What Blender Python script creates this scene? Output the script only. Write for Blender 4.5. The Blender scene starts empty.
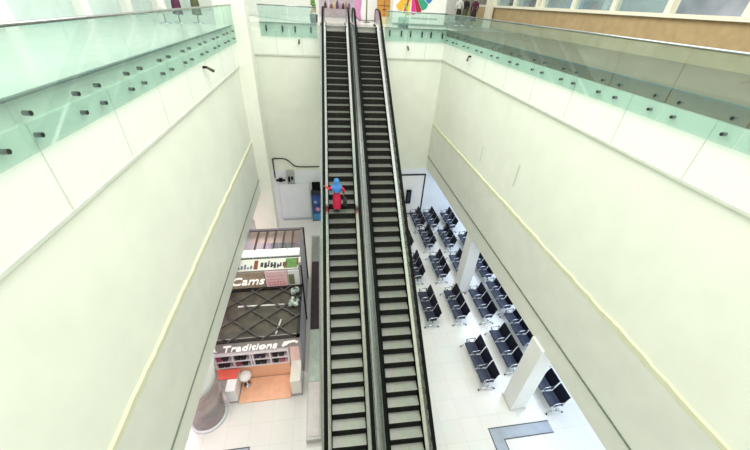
import bpy, bmesh, math, random
from mathutils import Vector, Matrix
random.seed(7)
SC = bpy.context.scene
COL = SC.collection
PI = math.pi
FZ = -13.4      # lower floor level (camera height is 0)
UZ = -1.2       # upper floor level
YB = 20.5       # rear wall of the void
XL, XR = -3.8, 7.1

# ------------------------------------------------------------------ materials
MATS = {}
def mat(name, col, rough=.5, metal=0., noise=0., nscale=4., bump=0., bscale=30., emit=None, estr=0., spec=.5, col2=None, coat=0.):
    if name in MATS: return MATS[name]
    m = bpy.data.materials.new(name); m.use_nodes = True
    nt = m.node_tree; b = nt.nodes['Principled BSDF']
    b.inputs['Base Color'].default_value = (*col, 1)
    b.inputs['Roughness'].default_value = rough
    b.inputs['Metallic'].default_value = metal
    b.inputs['Specular IOR Level'].default_value = spec
    b.inputs['Coat Weight'].default_value = coat
    tc = nt.nodes.new('ShaderNodeTexCoord')
    n = nt.nodes.new('ShaderNodeTexNoise'); n.inputs['Scale'].default_value = nscale; n.inputs['Detail'].default_value = 4
    nt.links.new(tc.outputs['Object'], n.inputs['Vector'])
    r = nt.nodes.new('ShaderNodeValToRGB')
    c2 = col2 if col2 else tuple(max(0, c * (1 - noise)) for c in col)
    r.color_ramp.elements[0].color = (*c2, 1); r.color_ramp.elements[0].position = .35
    r.color_ramp.elements[1].color = (*col, 1); r.color_ramp.elements[1].position = .65
    nt.links.new(n.outputs['Fac'], r.inputs['Fac']); nt.links.new(r.outputs['Color'], b.inputs['Base Color'])
    if bump:
        n2 = nt.nodes.new('ShaderNodeTexNoise'); n2.inputs['Scale'].default_value = bscale
        nt.links.new(tc.outputs['Object'], n2.inputs['Vector'])
        bp = nt.nodes.new('ShaderNodeBump'); bp.inputs['Strength'].default_value = bump; bp.inputs['Distance'].default_value = .01
        nt.links.new(n2.outputs['Fac'], bp.inputs['Height']); nt.links.new(bp.outputs['Normal'], b.inputs['Normal'])
    if emit:
        b.inputs['Emission Color'].default_value = (*emit, 1); b.inputs['Emission Strength'].default_value = estr
    MATS[name] = m
    return m

def glass_mat(name, tint, refl=.12, rough=.03):
    m = bpy.data.materials.new(name); m.use_nodes = True
    nt = m.node_tree; nt.nodes.clear()
    out = nt.nodes.new('ShaderNodeOutputMaterial'); t = nt.nodes.new('ShaderNodeBsdfTransparent'); g = nt.nodes.new('ShaderNodeBsdfGlossy')
    d = nt.nodes.new('ShaderNodeBsdfDiffuse'); d.inputs['Color'].default_value = (tint[0]*.82, tint[1]*.92, tint[2]*.92, 1)
    t.inputs['Color'].default_value = (*tint, 1); g.inputs['Roughness'].default_value = rough
    mx = nt.nodes.new('ShaderNodeMixShader'); mx2 = nt.nodes.new('ShaderNodeMixShader')
    mx2.inputs[0].default_value = .08
    nt.links.new(t.outputs[0], mx2.inputs[1]); nt.links.new(d.outputs[0], mx2.inputs[2])
    mx.inputs[0].default_value = .06; nt.links.new(mx2.outputs[0], mx.inputs[1]); nt.links.new(g.outputs[0], mx.inputs[2])
    nt.links.new(mx.outputs[0], out.inputs[0]); MATS[name] = m
    return m

def tile_mat(name, c1, c2, mortar, size, rough=.15, msize=.006, spec=.5):
    m = bpy.data.materials.new(name); m.use_nodes = True
    nt = m.node_tree; b = nt.nodes['Principled BSDF']
    tc = nt.nodes.new('ShaderNodeTexCoord'); br = nt.nodes.new('ShaderNodeTexBrick')
    br.offset = 0; br.inputs['Scale'].default_value = 1; br.inputs['Brick Width'].default_value = size; br.inputs['Row Height'].default_value = size
    br.inputs['Mortar Size'].default_value = msize; br.inputs['Color1'].default_value = (*c1, 1); br.inputs['Color2'].default_value = (*c2, 1)
    br.inputs['Mortar'].default_value = (*mortar, 1)
    nt.links.new(tc.outputs['Object'], br.inputs['Vector'])
    n = nt.nodes.new('ShaderNodeTexNoise'); n.inputs['Scale'].default_value = 1.3; n.inputs['Detail'].default_value = 5
    nt.links.new(tc.outputs['Object'], n.inputs['Vector'])
    mx = nt.nodes.new('ShaderNodeMixRGB'); mx.blend_type = 'MULTIPLY'; mx.inputs['Fac'].default_value = .10
    nt.links.new(br.outputs['Color'], mx.inputs['Color1']); nt.links.new(n.outputs['Color'], mx.inputs['Color2'])
    nt.links.new(mx.outputs['Color'], b.inputs['Base Color'])
    b.inputs['Roughness'].default_value = rough; b.inputs['Specular IOR Level'].default_value = spec
    MATS[name] = m
    return m

WALL = mat('cream_wall_paint', (.80, .83, .715), .55, noise=.05, nscale=1.2, bump=.15, bscale=18)
WALLLOW = mat('lower_wall_paint', (.80, .83, .86), .5, noise=.04, nscale=1.5)
WALLBAND = mat('skirting_band_paint', (.70, .72, .635), .55, noise=.06, nscale=1.5)
FASCIA = mat('fascia_panel_white', (.82, .86, .77), .35, noise=.03, nscale=2)
SEAM = mat('seam_dark', (.20, .24, .18), .6, noise=.3, nscale=6)
SEAMLT = mat('seam_grey', (.62, .66, .57), .6, noise=.1)
JOINT = mat('yellowed_joint', (.66, .67, .48), .8, noise=.08, nscale=5, bump=.4, bscale=12)
COLM = mat('column_cream', (.82, .84, .73), .5, noise=.04, nscale=2)
PILLW = mat('pillar_white', (.80, .81, .78), .4, noise=.03, nscale=2)
FLOOR = tile_mat('polished_floor_tiles', (.76, .75, .70), (.73, .72, .68), (.60, .60, .57), .8, .16)
UFLOOR = tile_mat('upper_floor_tiles', (.80, .80, .72), (.76, .77, .70), (.6, .6, .55), .6, .2)
BROWNF = mat('brown_polished_floor', (.17, .115, .05), .4, noise=.25, nscale=2, spec=.15)
BROWNW = mat('tan_wood_panel', (.50, .36, .19), .45, noise=.15, nscale=3)
STEEL = mat('brushed_steel', (.72, .73, .71), .2, 1., noise=.12, nscale=8)
STEELD = mat('outer_deck_steel', (.42, .45, .43), .22, 1., noise=.15, nscale=8)
SKIRT = mat('black_skirt', (.006, .007, .006), .8, noise=.3, spec=.0)
BLACK = mat('black_rubber', (.005, .006, .005), .55, noise=.2, nscale=10, spec=.07)
DARKM = mat('dark_cladding', (.008, .010, .009), .55, 0, noise=.2, spec=.08)
CHROME = mat('chrome', (.62, .64, .68), .2, 1., noise=.03)
SEATB = mat('slate_blue_seat', (.035, .042, .075), .4, .2, noise=.25, nscale=12)
BACKB = mat('navy_black_backrest', (.004, .005, .016), .45, .1, noise=.3, nscale=12, spec=.25)
GLASS = glass_mat('green_tinted_glass', (.82, .91, .88), .02)
GLASS2 = glass_mat('clear_display_glass', (.86, .93, .92))
WHITE = mat('white_laminate', (.85, .84, .83), .35, noise=.03)
PINKW = mat('pinkish_white', (.85, .74, .76), .5, noise=.08)

def step_material():
    m = bpy.data.materials.new('ribbed_step_metal'); m.use_nodes = True
    nt = m.node_tree; b = nt.nodes['Principled BSDF']
    b.inputs['Metallic'].default_value = .45; b.inputs['Roughness'].default_value = .42
    tc = nt.nodes.new('ShaderNodeTexCoord'); w = nt.nodes.new('ShaderNodeTexWave'); w.bands_direction = 'X'; w.inputs['Scale'].default_value = 30
    nt.links.new(tc.outputs['Object'], w.inputs['Vector'])
    r = nt.nodes.new('ShaderNodeValToRGB'); r.color_ramp.elements[0].color = (.10, .11, .09, 1); r.color_ramp.elements[1].color = (.42, .44, .39, 1)
    nt.links.new(w.outputs['Fac'], r.inputs['Fac'])
    n = nt.nodes.new('ShaderNodeTexNoise'); n.inputs['Scale'].default_value = 3; n.inputs['Detail'].default_value = 6
    nt.links.new(tc.outputs['Object'], n.inputs['Vector'])
    mx = nt.nodes.new('ShaderNodeMixRGB'); mx.blend_type = 'MULTIPLY'; mx.inputs['Fac'].default_value = .45
    nt.links.new(r.outputs['Color'], mx.inputs['Color1']); nt.links.new(n.outputs['Color'], mx.inputs['Color2'])
    nt.links.new(mx.outputs['Color'], b.inputs['Base Color'])
    return m
STEP = step_material()
RISER = mat('step_riser_black', (.026, .024, .02), .6, .0, noise=.4, nscale=9, spec=.1)

# ------------------------------------------------------------------ mesh helpers
def link(name, bm, m, parent=None, smooth=False, loc=(0, 0, 0), rz=0.):
    me = bpy.data.meshes.new(name); bm.to_mesh(me); bm.free()
    for mm in (m if isinstance(m, (list, tuple)) else [m]): me.materials.append(mm)
    if smooth:
        for p in me.polygons: p.use_smooth = True
    o = bpy.data.objects.new(name, me); COL.objects.link(o)
    o.location = loc; o.rotation_euler = (0, 0, rz)
    if parent: o.parent = parent
    return o
def B(): return bmesh.new()
def box(bm, x0, x1, y0, y1, z0, z1, bev=0., mi=0):
    vs = [bm.verts.new((x, y, z)) for x in (x0, x1) for y in (y0, y1) for z in (z0, z1)]
    fs = []
    for f in ((0, 1, 3, 2), (4, 6, 7, 5), (0, 4, 5, 1), (2, 3, 7, 6), (0, 2, 6, 4), (1, 5, 7, 3)):
        fc = bm.faces.new([vs[i] for i in f]); fc.material_index = mi; fs.append(fc)
    if bev:
        es = set(e for f in fs for e in f.edges)
        bmesh.ops.bevel(bm, geom=list(es), offset=bev, segments=2, affect='EDGES', profile=.6)
    return bm
def obox(bm, c, ux, uy, uz, sx, sy, sz, bev=0.):
    """box oriented along three unit vectors"""
    t = B(); box(t, -sx/2, sx/2, -sy/2, sy/2, -sz/2, sz/2, bev)
    M = Matrix((Vector(ux), Vector(uy), Vector(uz))).transposed().to_4x4(); M.translation = Vector(c)
    bmesh.ops.transform(t, matrix=M, verts=t.verts)
    me = bpy.data.meshes.new('tmp'); t.to_mesh(me); t.free(); bm.from_mesh(me); bpy.data.meshes.remove(me)
    return bm
def tube(bm, pts, r, seg=8, closed=False, caps=True, sx=1., sy=1.):
    pts = [Vector(p) for p in pts]; n = len(pts); rings = []
    rr = r if isinstance(r, (list, tuple)) else [r] * n
    prev = None
    for i, p in enumerate(pts):
        if closed: t = pts[(i+1) % n] - pts[i-1]
        else: t = pts[min(i+1, n-1)] - pts[max(i-1, 0)]
        t.normalize()
        if prev is None:
            up = Vector((1, 0, 0)) if abs(t.x) < .9 else Vector((0, 0, 1))
            a = up - t * up.dot(t)
        else: a = prev - t * prev.dot(t)
        a.normalize(); prev = a; b = t.cross(a)
        rings.append([bm.verts.new(p + (a * math.cos(2*PI*k/seg) * sx + b * math.sin(2*PI*k/seg) * sy) * rr[i]) for k in range(seg)])
    m = n if closed else n - 1
    for i in range(m):
        A, C = rings[i], rings[(i+1) % n]
        for k in range(seg): bm.faces.new((A[k], A[(k+1) % seg], C[(k+1) % seg], C[k]))
    if caps and not closed:
        bm.faces.new(rings[0][::-1]); bm.faces.new(rings[-1])
    bmesh.ops.recalc_face_normals(bm, faces=bm.faces)
    return bm
def lathe(bm, prof, c=(0, 0, 0), seg=24, ex=1., ey=1.):
    rings = []
    for r, z in prof:
        rings.append([bm.verts.new((c[0] + r*ex*math.cos(2*PI*k/seg), c[1] + r*ey*math.sin(2*PI*k/seg), c[2] + z)) for k in range(seg)])
    for i in range(len(rings)-1):
        for k in range(seg): bm.faces.new((rings[i][k], rings[i][(k+1) % seg], rings[i+1][(k+1) % seg], rings[i+1][k]))
    bm.faces.new(rings[0][::-1]); bm.faces.new(rings[-1])
    bmesh.ops.recalc_face_normals(bm, faces=bm.faces)
    return bm
def prism_x(bm, poly, x0, x1):
    """polygon in (y,z) extruded along x"""
    a = [bm.verts.new((x0, y, z)) for y, z in poly]; b = [bm.verts.new((x1, y, z)) for y, z in poly]
    n = len(poly)
    bm.faces.new(a[::-1]); bm.faces.new(b)
    for i in range(n): bm.faces.new((a[i], a[(i+1) % n], b[(i+1) % n], b[i]))
    bmesh.ops.recalc_face_normals(bm, faces=bm.faces)
    return bm
def strip(bm, pts, prof):
    """sweep a cross-section [(x,dz)] along pts [(y,z)]"""
    rings = [[bm.verts.new((x, y, z + dz)) for x, dz in prof] for y, z in pts]
    n = len(prof)
    for i in range(len(rings)-1):
        for k in range(n): bm.faces.new((rings[i][k], rings[i][(k+1) % n], rings[i+1][(k+1) % n], rings[i+1][k]))
    bm.faces.new(rings[0]); bm.faces.new(rings[-1][::-1])
    bmesh.ops.recalc_face_normals(bm, faces=bm.faces)
    return bm
def cyl(bm, p0, p1, r, seg=12): return tube(bm, [p0, p1], r, seg)

def thing(name, label, cat, loc=(0, 0, 0), rz=0., group=None):
    o = bpy.data.objects.new(name, None); COL.objects.link(o); o.empty_display_size = .2
    o.location = loc; o.rotation_euler = (0, 0, rz); return tag(o, label, cat, group)
def tag(o, label, cat, group=None):
    o['label'] = label; o['category'] = cat
    if group: o['group'] = group
    return o
def struct(name, bm, m, **k):
    o = link(name, bm, m, **k); o['kind'] = 'structure'; return o
def dup(root, loc, rz=None, label=None, group=None):
    r = root.copy(); COL.objects.link(r); r.location = loc
    if rz is not None: r.rotation_euler = (0, 0, rz)
    if label: r['label'] = label
    if group: r['group'] = group
    for ch in list(root.children):
        c = ch.copy(); COL.objects.link(c); c.parent = r
        for g in ch.children:
            d = g.copy(); COL.objects.link(d); d.parent = c
    return r
def text(name, s, m, parent, origin, ux, uy, size, depth=.02, shear=0.):
    cu = bpy.data.curves.new(name, 'FONT'); cu.body = s; cu.size = size; cu.extrude = depth; cu.shear = shear; cu.offset = size*.004
    cu.align_x = 'LEFT'
    o = bpy.data.objects.new(name, cu); COL.objects.link(o)
    bpy.context.view_layer.update()
    me = bpy.data.meshes.new_from_object(o.evaluated_get(bpy.context.evaluated_depsgraph_get()))
    bpy.data.objects.remove(o); bpy.data.curves.remove(cu)
    me.materials.clear(); me.materials.append(m)
    ux = Vector(ux).normalized(); uy = Vector(uy).normalized(); uz = ux.cross(uy)
    M = Matrix((ux, uy, uz)).transposed().to_4x4(); M.translation = Vector(origin)
    me.transform(M)
    n = bpy.data.objects.new(name, me); COL.objects.link(n); n.parent = parent
    return n

# ------------------------------------------------------------------ setting
struct('floor', box(B(), -14, 15, -4, YB + .3, FZ - .3, FZ), FLOOR)
# rear wall (under the parapet)
struct('wall_back', box(B(), -14, 15, YB, YB + .3, FZ, -2.62), WALL)
struct('wall_back', box(B(), -14, 15, YB - .012, YB, FZ, -9.62), WALLLOW)
# left and right upper walls of the void
struct('wall_left', box(B(), XL - .3, XL, -4, YB, -9.45, -2.72), WALL)
struct('wall_right', box(B(), XR, XR + .3, -4, YB, -9.55, -2.62), WALL)
# band under the rough joint, slightly proud
b = B(); box(b, XL, XL + .05, -4, YB - .02, -8.62, -6.5); struct('trim_1', b, WALLBAND)
b = B(); box(b, XR - .05, XR, -4, YB - .02, -8.66, -6.55); struct('trim_2', b, WALLBAND)
# rough yellowed joint lines
def joint(name, x, s, z):
    bm = B(); pts = []
    y = -4.; ring = []
    while y < YB - .03:
        t = .10 + random.uniform(-.015, .02); dz = random.uniform(-.02, .02)
        ring.append((y, z + dz, t)); y += random.uniform(.12, .4)
    ring.append((YB - .03, z, .03))
    prev = None
    for y, zz, t in ring:
        cur = [bm.verts.new(p) for p in ((x, y, zz - t), (x + s*.054, y, zz - t*.8), (x + s*.054, y, zz + t*.7), (x, y, zz + t))]
        if prev:
            for i in range(3): bm.faces.new((prev[i], prev[i+1], cur[i+1], cur[i]))
        prev = cur
    bmesh.ops.recalc_face_normals(bm, faces=bm.faces)
    return struct(name, bm, JOINT)
joint('trim_3', XL, 1, -6.47); joint('trim_4', XR, -1, -6.52)
# dark seam near the foot of the side walls, and the soffit edge beam below it
b = B(); box(b, XL - .02, XL + .07, -4, YB - .05, -8.68, -8.62); struct('trim_5', b, SEAM)
b = B(); box(b, XR - .07, XR + .02, -4, YB - .05, -8.72, -8.66); struct('trim_6', b, SEAM)
b = B(); box(b, XL - .3, XL + .03, -4, YB - .05, -9.46, -8.68); struct('trim_7', b, WALLBAND)
b = B(); box(b, XR - .03, XR + .3, -4, YB - .05, -9.56, -8.72); struct('trim_8', b, WALLBAND)
# ceilings of the lower level, under the side floors
struct('ceiling', box(B(), -14, XL - .3, -4, YB, -9.4, -9.1), WALLLOW)
struct('ceiling', box(B(), XR + .3, 15, -4, YB, -9.4, -9.1), WALLLOW)
struct('wall_right', box(B(), 12.6, 12.9, -4, YB, FZ, -9.4), WALLLOW)
struct('wall_left', box(B(), -11.3, -11, -4, YB, FZ, -9.4), WALLLOW)
# upper floors around the void
struct('floor', box(B(), -14, 15, YB + .02, 31, UZ - .3, UZ), UFLOOR)
struct('floor', box(B(), XR + .02, 15, -4, YB + .02, UZ - .3, UZ), BROWNF)
struct('floor', box(B(), -14, XL - .02, -4, YB + .02, UZ - .3, UZ), UFLOOR)
struct('floor', box(B(), 7.9, 15, YB + .02, 31, UZ, UZ + .006), mat('taupe_corridor_floor', (.22, .21, .16), .35, noise=.2, nscale=1.5))
# parapet fascia panels
def fascia_back(x0, x1, name):
    struct(name, box(B(), x0, x1, YB - .06, YB + .3, -2.66, UZ - .3), FASCIA)
fascia_back(-3.9, .35, 'trim_9'); fascia_back(.35, 3.6, 'trim_10'); fascia_back(3.6, XR, 'trim_11')
struct('trim_12', box(B(), XR - .06, XR + .3, -4, YB - .06, -2.66, UZ - .3), FASCIA)
struct('trim_13', box(B(), XL - .3, XL + .06, -4, YB - .06, -2.78, UZ - .3), FASCIA)
# seam under the fascia and slim joints between panels
b = B(); box(b, -3.75, .2, YB - .075, YB, -2.74, -2.66); box(b, 3.6, XR - .05, YB - .075, YB, -2.74, -2.66); struct('trim_14', b, SEAMLT)
b = B(); box(b, XR - .075, XR + .02, -4, YB - .06, -2.72, -2.66); struct('trim_15', b, SEAMLT)
b = B(); box(b, XL - .02, XL + .075, -4, YB - .06, -2.84, -2.78); struct('trim_16', b, SEAMLT)
b = B()
for x in (-2.3, -.95, 4.85, 5.95): box(b, x - .012, x + .012, YB - .066, YB, -2.66, -1.5)
struct('trim_17', b, SEAMLT)
b = B()
for i in range(12):
    y = YB - 1.9 - 1.95*i
    box(b, XR - .066, XR, y - .012, y + .012, -2.66, -1.5); box(b, XL, XL + .066, y - 2.2, y - 2.18, -2.78, -1.5)
struct('trim_18', b, SEAMLT)
# thin streaks on the right wall
b = B()
for y, z0, z1 in ((13.2, -5.9, -5.2), (10.2, -5.6, -4.7), (15.6, -8.2, -7.3)): box(b, XR - .056, XR, y, y + .02, z0, z1)
struct('trim_19', b, SEAMLT)
# pillars
struct('trim_20', box(B(), XL - .6, -3.12, 17.3, 18.1, FZ, 2.6, .02), COLM)
struct('trim_21', box(B(), 6.98, 7.62, 5.68, 6.32, FZ, -9.5, .015), PILLW)
struct('trim_22', box(B(), 7.1, 7.72, 12.1, 12.75, FZ, -9.5, .015), PILLW)
b = B(); box(b, 6.95, 7.65, 5.65, 6.35, FZ, FZ + .12); box(b, 7.07, 7.75, 12.07, 12.78, FZ, FZ + .12); struct('baseboard_pillars', b, mat('pillar_base_tile', (.62, .62, .58), .3, noise=.1))
# round clad column lower left
rc = thing('round_column', 'round white column with a brown-grey stone clad lower half beside the shop', 'column', (-4.8, 6.9, FZ))
link('shaft', lathe(B(), [(.70, 2.25), (.74, 2.6), (.97, 3.93)], seg=40), PILLW, rc, True)
link('stone_cladding', lathe(B(), [(.60, .14), (.77, 2.2), (.76, 2.25), (.5, 2.25)], seg=40),
     mat('brown_stone_cladding', (.36, .27, .24), .2, noise=.35, nscale=1.6, col2=(.22, .19, .20)), rc, True)
link('base_ring', lathe(B(), [(.66, 0), (.66, .12), (.6, .14)], seg=40), mat('grey_base_ring', (.66, .68, .70), .25, noise=.1), rc, True)
# grey inlaid channels in the floor
INL = mat('blue_grey_floor_inlay', (.36, .40, .46), .25, noise=.12, nscale=3)
EDG = mat('dark_inlay_edge', (.06, .07, .07), .5, noise=.2)
def inlay(name, x0, x1, yt, w, sgn):
    bm = B(); box(bm, x0, x1, yt - w, yt, FZ, FZ + .006)
    xa = (x0, x0 + w) if sgn > 0 else (x1 - w, x1)
    box(bm, xa[0], xa[1], -1., yt - w, FZ, FZ + .006); struct(name, bm, INL)
    bm = B(); t = .035
    box(bm, x0, x1, yt - t, yt, FZ, FZ + .012)
    ox = x0 if sgn > 0 else x1 - t; ix = x0 + w if sgn > 0 else x1 - w - t
    box(bm, ox, ox + t, -1., yt - t, FZ, FZ + .012)
    if sgn > 0: box(bm, ix, x1, yt - w, yt - w + t, FZ, FZ + .012)
    else: box(bm, x0, ix, yt - w, yt - w + t, FZ, FZ + .012)
    box(bm, ix, ix + t, -1., yt - w, FZ, FZ + .012); struct(name.replace('trim_2', 'trim_3'), bm, EDG)
inlay('trim_23', 5.78, 8.3, 5.14, .46, 1)
inlay('trim_24', -8, -3.1, 5.62, .5, -1)
struct('trim_25', box(B(), 3.0, 3.12, -1, 4.3, FZ, FZ + .012), mat('yellow_floor_stripe', (.8, .62, .05), .5, noise=.1))

# ------------------------------------------------------------------ glass balustrades round the void
def standoff(p, ax):
    bm = B(); q = Vector(p) + Vector(ax) * .09; cyl(bm, p, q, .034, 10); return bm
def balustrade(label, p0, p1, normal, step, clamp, name='glass_balustrade'):
    """p0,p1: xy ends; normal: towards the void"""
    p0, p1, nrm = Vector(p0), Vector(p1), Vector(normal)
    t = thing(name, label, 'railing', (0, 0, 0), group='glass railings round the void')
    L = (p1 - p0).length; d = (p1 - p0) / L; n = max(1, round(L / step)); w = L / n
    N = mat('dark_bronze_fixing', (.04, .055, .05), .35, .7, noise=.2)
    off = nrm * .14
    for i in range(n):
        a = p0 + d * (w*i + .012) + off; c = p0 + d * (w*(i+1) - .012) + off
        bm = B(); obox(bm, ((a.x+c.x)/2, (a.y+c.y)/2, (-.46 - 1.82)/2), (d.x, d.y, 0), (nrm.x, nrm.y, 0), (0, 0, 1) if True else 0, (c-a).length, .018, 1.36)
        link('glass_panel', bm, GLASS, t)
        for f in ((.18, .82) if not clamp else (.22, .78)):
            q = p0 + d * (w*(i+f)) + nrm * .06
            if clamp:
                bm = B(); obox(bm, (q.x + nrm.x*.05, q.y + nrm.y*.05, -1.45), (d.x, d.y, 0), (nrm.x, nrm.y, 0), (0, 0, 1), .06, .16, .28, .01); link('glass_clamp', bm, N, t)
            else:
                for z in (-1.38, -1.66): link('standoff', standoff((q.x, q.y, z), (nrm.x, nrm.y, 0)), N, t)
    a = p0 + off; c = p1 + off
    bm = B(); cyl(bm, (a.x, a.y, -.44), (c.x, c.y, -.44), .028); link('handrail', bm, STEELD, t, True)
    bm = B(); c0 = (p0 + p1)/2; obox(bm, (c0.x + nrm.x*.03, c0.y + nrm.y*.03, UZ + .005), (d.x, d.y, 0), (nrm.x, nrm.y, 0), (0, 0, 1), L, .08, .03)
    link('floor_edge_trim', bm, mat('floor_edge_metal', (.10, .14, .12), .4, .5, noise=.1), t)
    return t
balustrade('green glass railing on the rear edge, left of the escalators', (-3.05, YB), (-.12, YB), (0, -1), 1.3, True)
balustrade('green glass railing on the rear edge, right of the escalators', (3.55, YB), (XR - .02, YB), (0, -1), 1.25, True)
balustrade('long green glass railing along the right-hand edge of the void', (XR, -3.5), (XR, YB - .2), (-1, 0), 1.55, False)
balustrade('green glass railing along the left-hand edge ending at the tall column', (XL, -3.5), (XL, 17.25), (1, 0), 1.55, False)

# small security cameras on the fascia
def camera_unit(label, x, y, z, ux):
    t = thing('security_camera', label, 'security camera', (x, y, z), group='fascia cameras')
    u = Vector(ux); bm = B(); cyl(bm, (0, 0, 0), u * .12, .04, 12); link('mount', bm, BLACK, t)
    bm = B(); a = u * .12; s = Vector((-u.y, u.x, 0))
    dirv = (u * .12 + s * .22 * (1 if u.y == 0 else 0) + Vector((0, 0, -.14)))
    tube(bm, [a, a + dirv], [.04, .05], 12); link('camera_body', bm, mat('camera_casing', (.12, .11, .08), .4, noise=.2), t, True)
camera_unit('small dark camera on the rear fascia left of the escalators', -1.1, YB - .06, -1.95, (0, -1, 0))
camera_unit('small dark camera on the rear fascia right of the escalators', 4.9, YB - .06, -2.08, (0, -1, 0))
camera_unit('small dark camera on the right-hand fascia', XR - .06, 16.4, -1.98, (-1, 0, 0))
camera_unit('small dark camera on the left-hand fascia', XL + .06, 12.1, -2.02, (1, 0, 0))

# ------------------------------------------------------------------ escalators
T = .597; RUN = .3655; NS = 55
Y0 = -.07
ZTOP = UZ - FZ                      # local height of the upper landing
YT = ZTOP / T                       # local y where the incline meets the upper floor
def incline(y): return y * T
def esc_path(h, y_lo=-1.2, y_hi=YT + 1.3):
    """points (y,z) following the machine at height h above the step line, flattening at both landings"""
    pts = [(y_lo, h)]
    for k in range(7):
        u = k/6; y = -.6 + 1.2*u; pts.append((y, h + max(0, (y + .6)**2 / (4*.6) * T)))
    for k in range(7):
        u = k/6; y = YT - .6 + 1.2*u; s = YT + .6 - y; pts.append((y, h + ZTOP - s*s/(4*.6)*T))
    pts.append((y_hi, h + ZTOP))
    return pts
def escalator(label, x, turn=.031):
    t = thing('escalator', label, 'escalator', (x, Y0, FZ), -math.atan(turn), group='pair of escalators')
    # steps: ribbed tread with a dark curved riser
    bm = B()
    box(bm, -.5, .5, -.01, RUN + .03, -.045, 0, 0, 0)
    pr = [(RUN*0 + .0, -.02), (.0, -.218), (.03, -.218), (.03, -.03)]
    prism_x(bm, pr, -.5, .5)
    for f in bm.faces:
        if f.calc_center_median().z < -.05: f.material_index = 1
    for f in bm.faces:
        if abs(f.normal.z) < .5: f.material_index = 1
    me = bpy.data.meshes.new('step'); bm.to_mesh(me); bm.free(); me.materials.append(STEP); me.materials.append(RISER)
    for k in range(NS):
        y = .25 + k*RUN; z = incline(y) + .02
        if y < .7: z = max(.03, (y + .6)**2/2.4*T)
        z = min(z, ZTOP - .01)
        o = bpy.data.objects.new('step', me); COL.objects.link(o); o.parent = t; o.location = (0, y, z)
    # body of the truss
    up = esc_path(-.16); lo = esc_path(-.95)
    lo = [(y, max(z, -0.0 + .01)) for y, z in lo]
    poly = [(y, max(z, .015)) for y, z in up] + [(y, z) for y, z in lo[::-1]]
    poly = [(y, z) for y, z in up if z > .02] + [(y, z) for y, z in lo[::-1] if z > .02]
    poly = [(.3, .02)] + [p for p in poly if p[0] > .3 and p[0] < YT + .15]
    bm = B(); prism_x(bm, poly, -.78, .78); link('truss', bm, DARKM, t)
    for s in (-1, 1):
        bm = B(); strip(bm, esc_path(0), [(s*.505, -.14), (s*.53, -.14), (s*.53, .08), (s*.505, .08)]); link('skirt_panel', bm, SKIRT, t)
        bm = B(); strip(bm, esc_path(0), [(s*.53, .05), (s*.625, .12), (s*.625, .16), (s*.53, .09)]); link('inner_deck', bm, STEEL, t)
        bm = B(); strip(bm, esc_path(0), [(s*.665, -.16), (s*.815, -.16), (s*.815, .10), (s*.665, .16)]); link('outer_deck', bm, STEELD, t)
        # balustrade panel with rounded newel ends
        top = esc_path(.78, -1.1, YT + 1.45)
        def newel(cy, cz, r, a0, a1, n=10): return [(cy + r*math.cos(a0 + (a1-a0)*k/n), cz + r*math.sin(a0 + (a1-a0)*k/n)) for k in range(n+1)]
        R = .34
        hi = newel(YT + 1.45, ZTOP + .78 - R, R, PI/2, -PI/2)
        lw = newel(-1.1, .78 - R, R, -PI/2, -3*PI/2)
        bot = esc_path(.1, -1.1, YT + 1.45)
        poly = top + hi[1:] + bot[::-1] + lw[:-1]
        bm = B(); prism_x(bm, poly, s*.645 - .02, s*.645 + .02); bmesh.ops.triangulate(bm, faces=[f for f in bm.faces if len(f.verts) > 4])
        link('balustrade_panel', bm, STEEL, t)
        path = [(s*.662, y, z) for y, z in lw[::1]] + [(s*.662, y, z) for y, z in top[1:-1]] + [(s*.662, y, z) for y, z in hi]
        bm = B(); tube(bm, path, .05, 10, sx=1.15, sy=.75); link('handrail', bm, BLACK, t, True)
    bm = B(); box(bm, -.62, .62, YT - .12, YT + .25, ZTOP + .0, ZTOP + .02); link('comb_plate', bm, STEEL, t)
    bm = B(); box(bm, -.62, .62, YT + .25, YT + 1.5, ZTOP + .0, ZTOP + .015); link('landing_plate', bm, mat('ribbed_landing_plate', (.52, .54, .44), .3, .6, noise=.1), t)
    bm = B(); box(bm, -.62, .62, -1.4, .3, .005, .02); link('landing_plate', bm, MATS['ribbed_landing_plate'], t)
    return t
escalator('left-hand escalator, carrying the person in crimson', .235)
escalator('right-hand escalator, empty, nearest the waiting benches', 1.97, .027)

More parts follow.
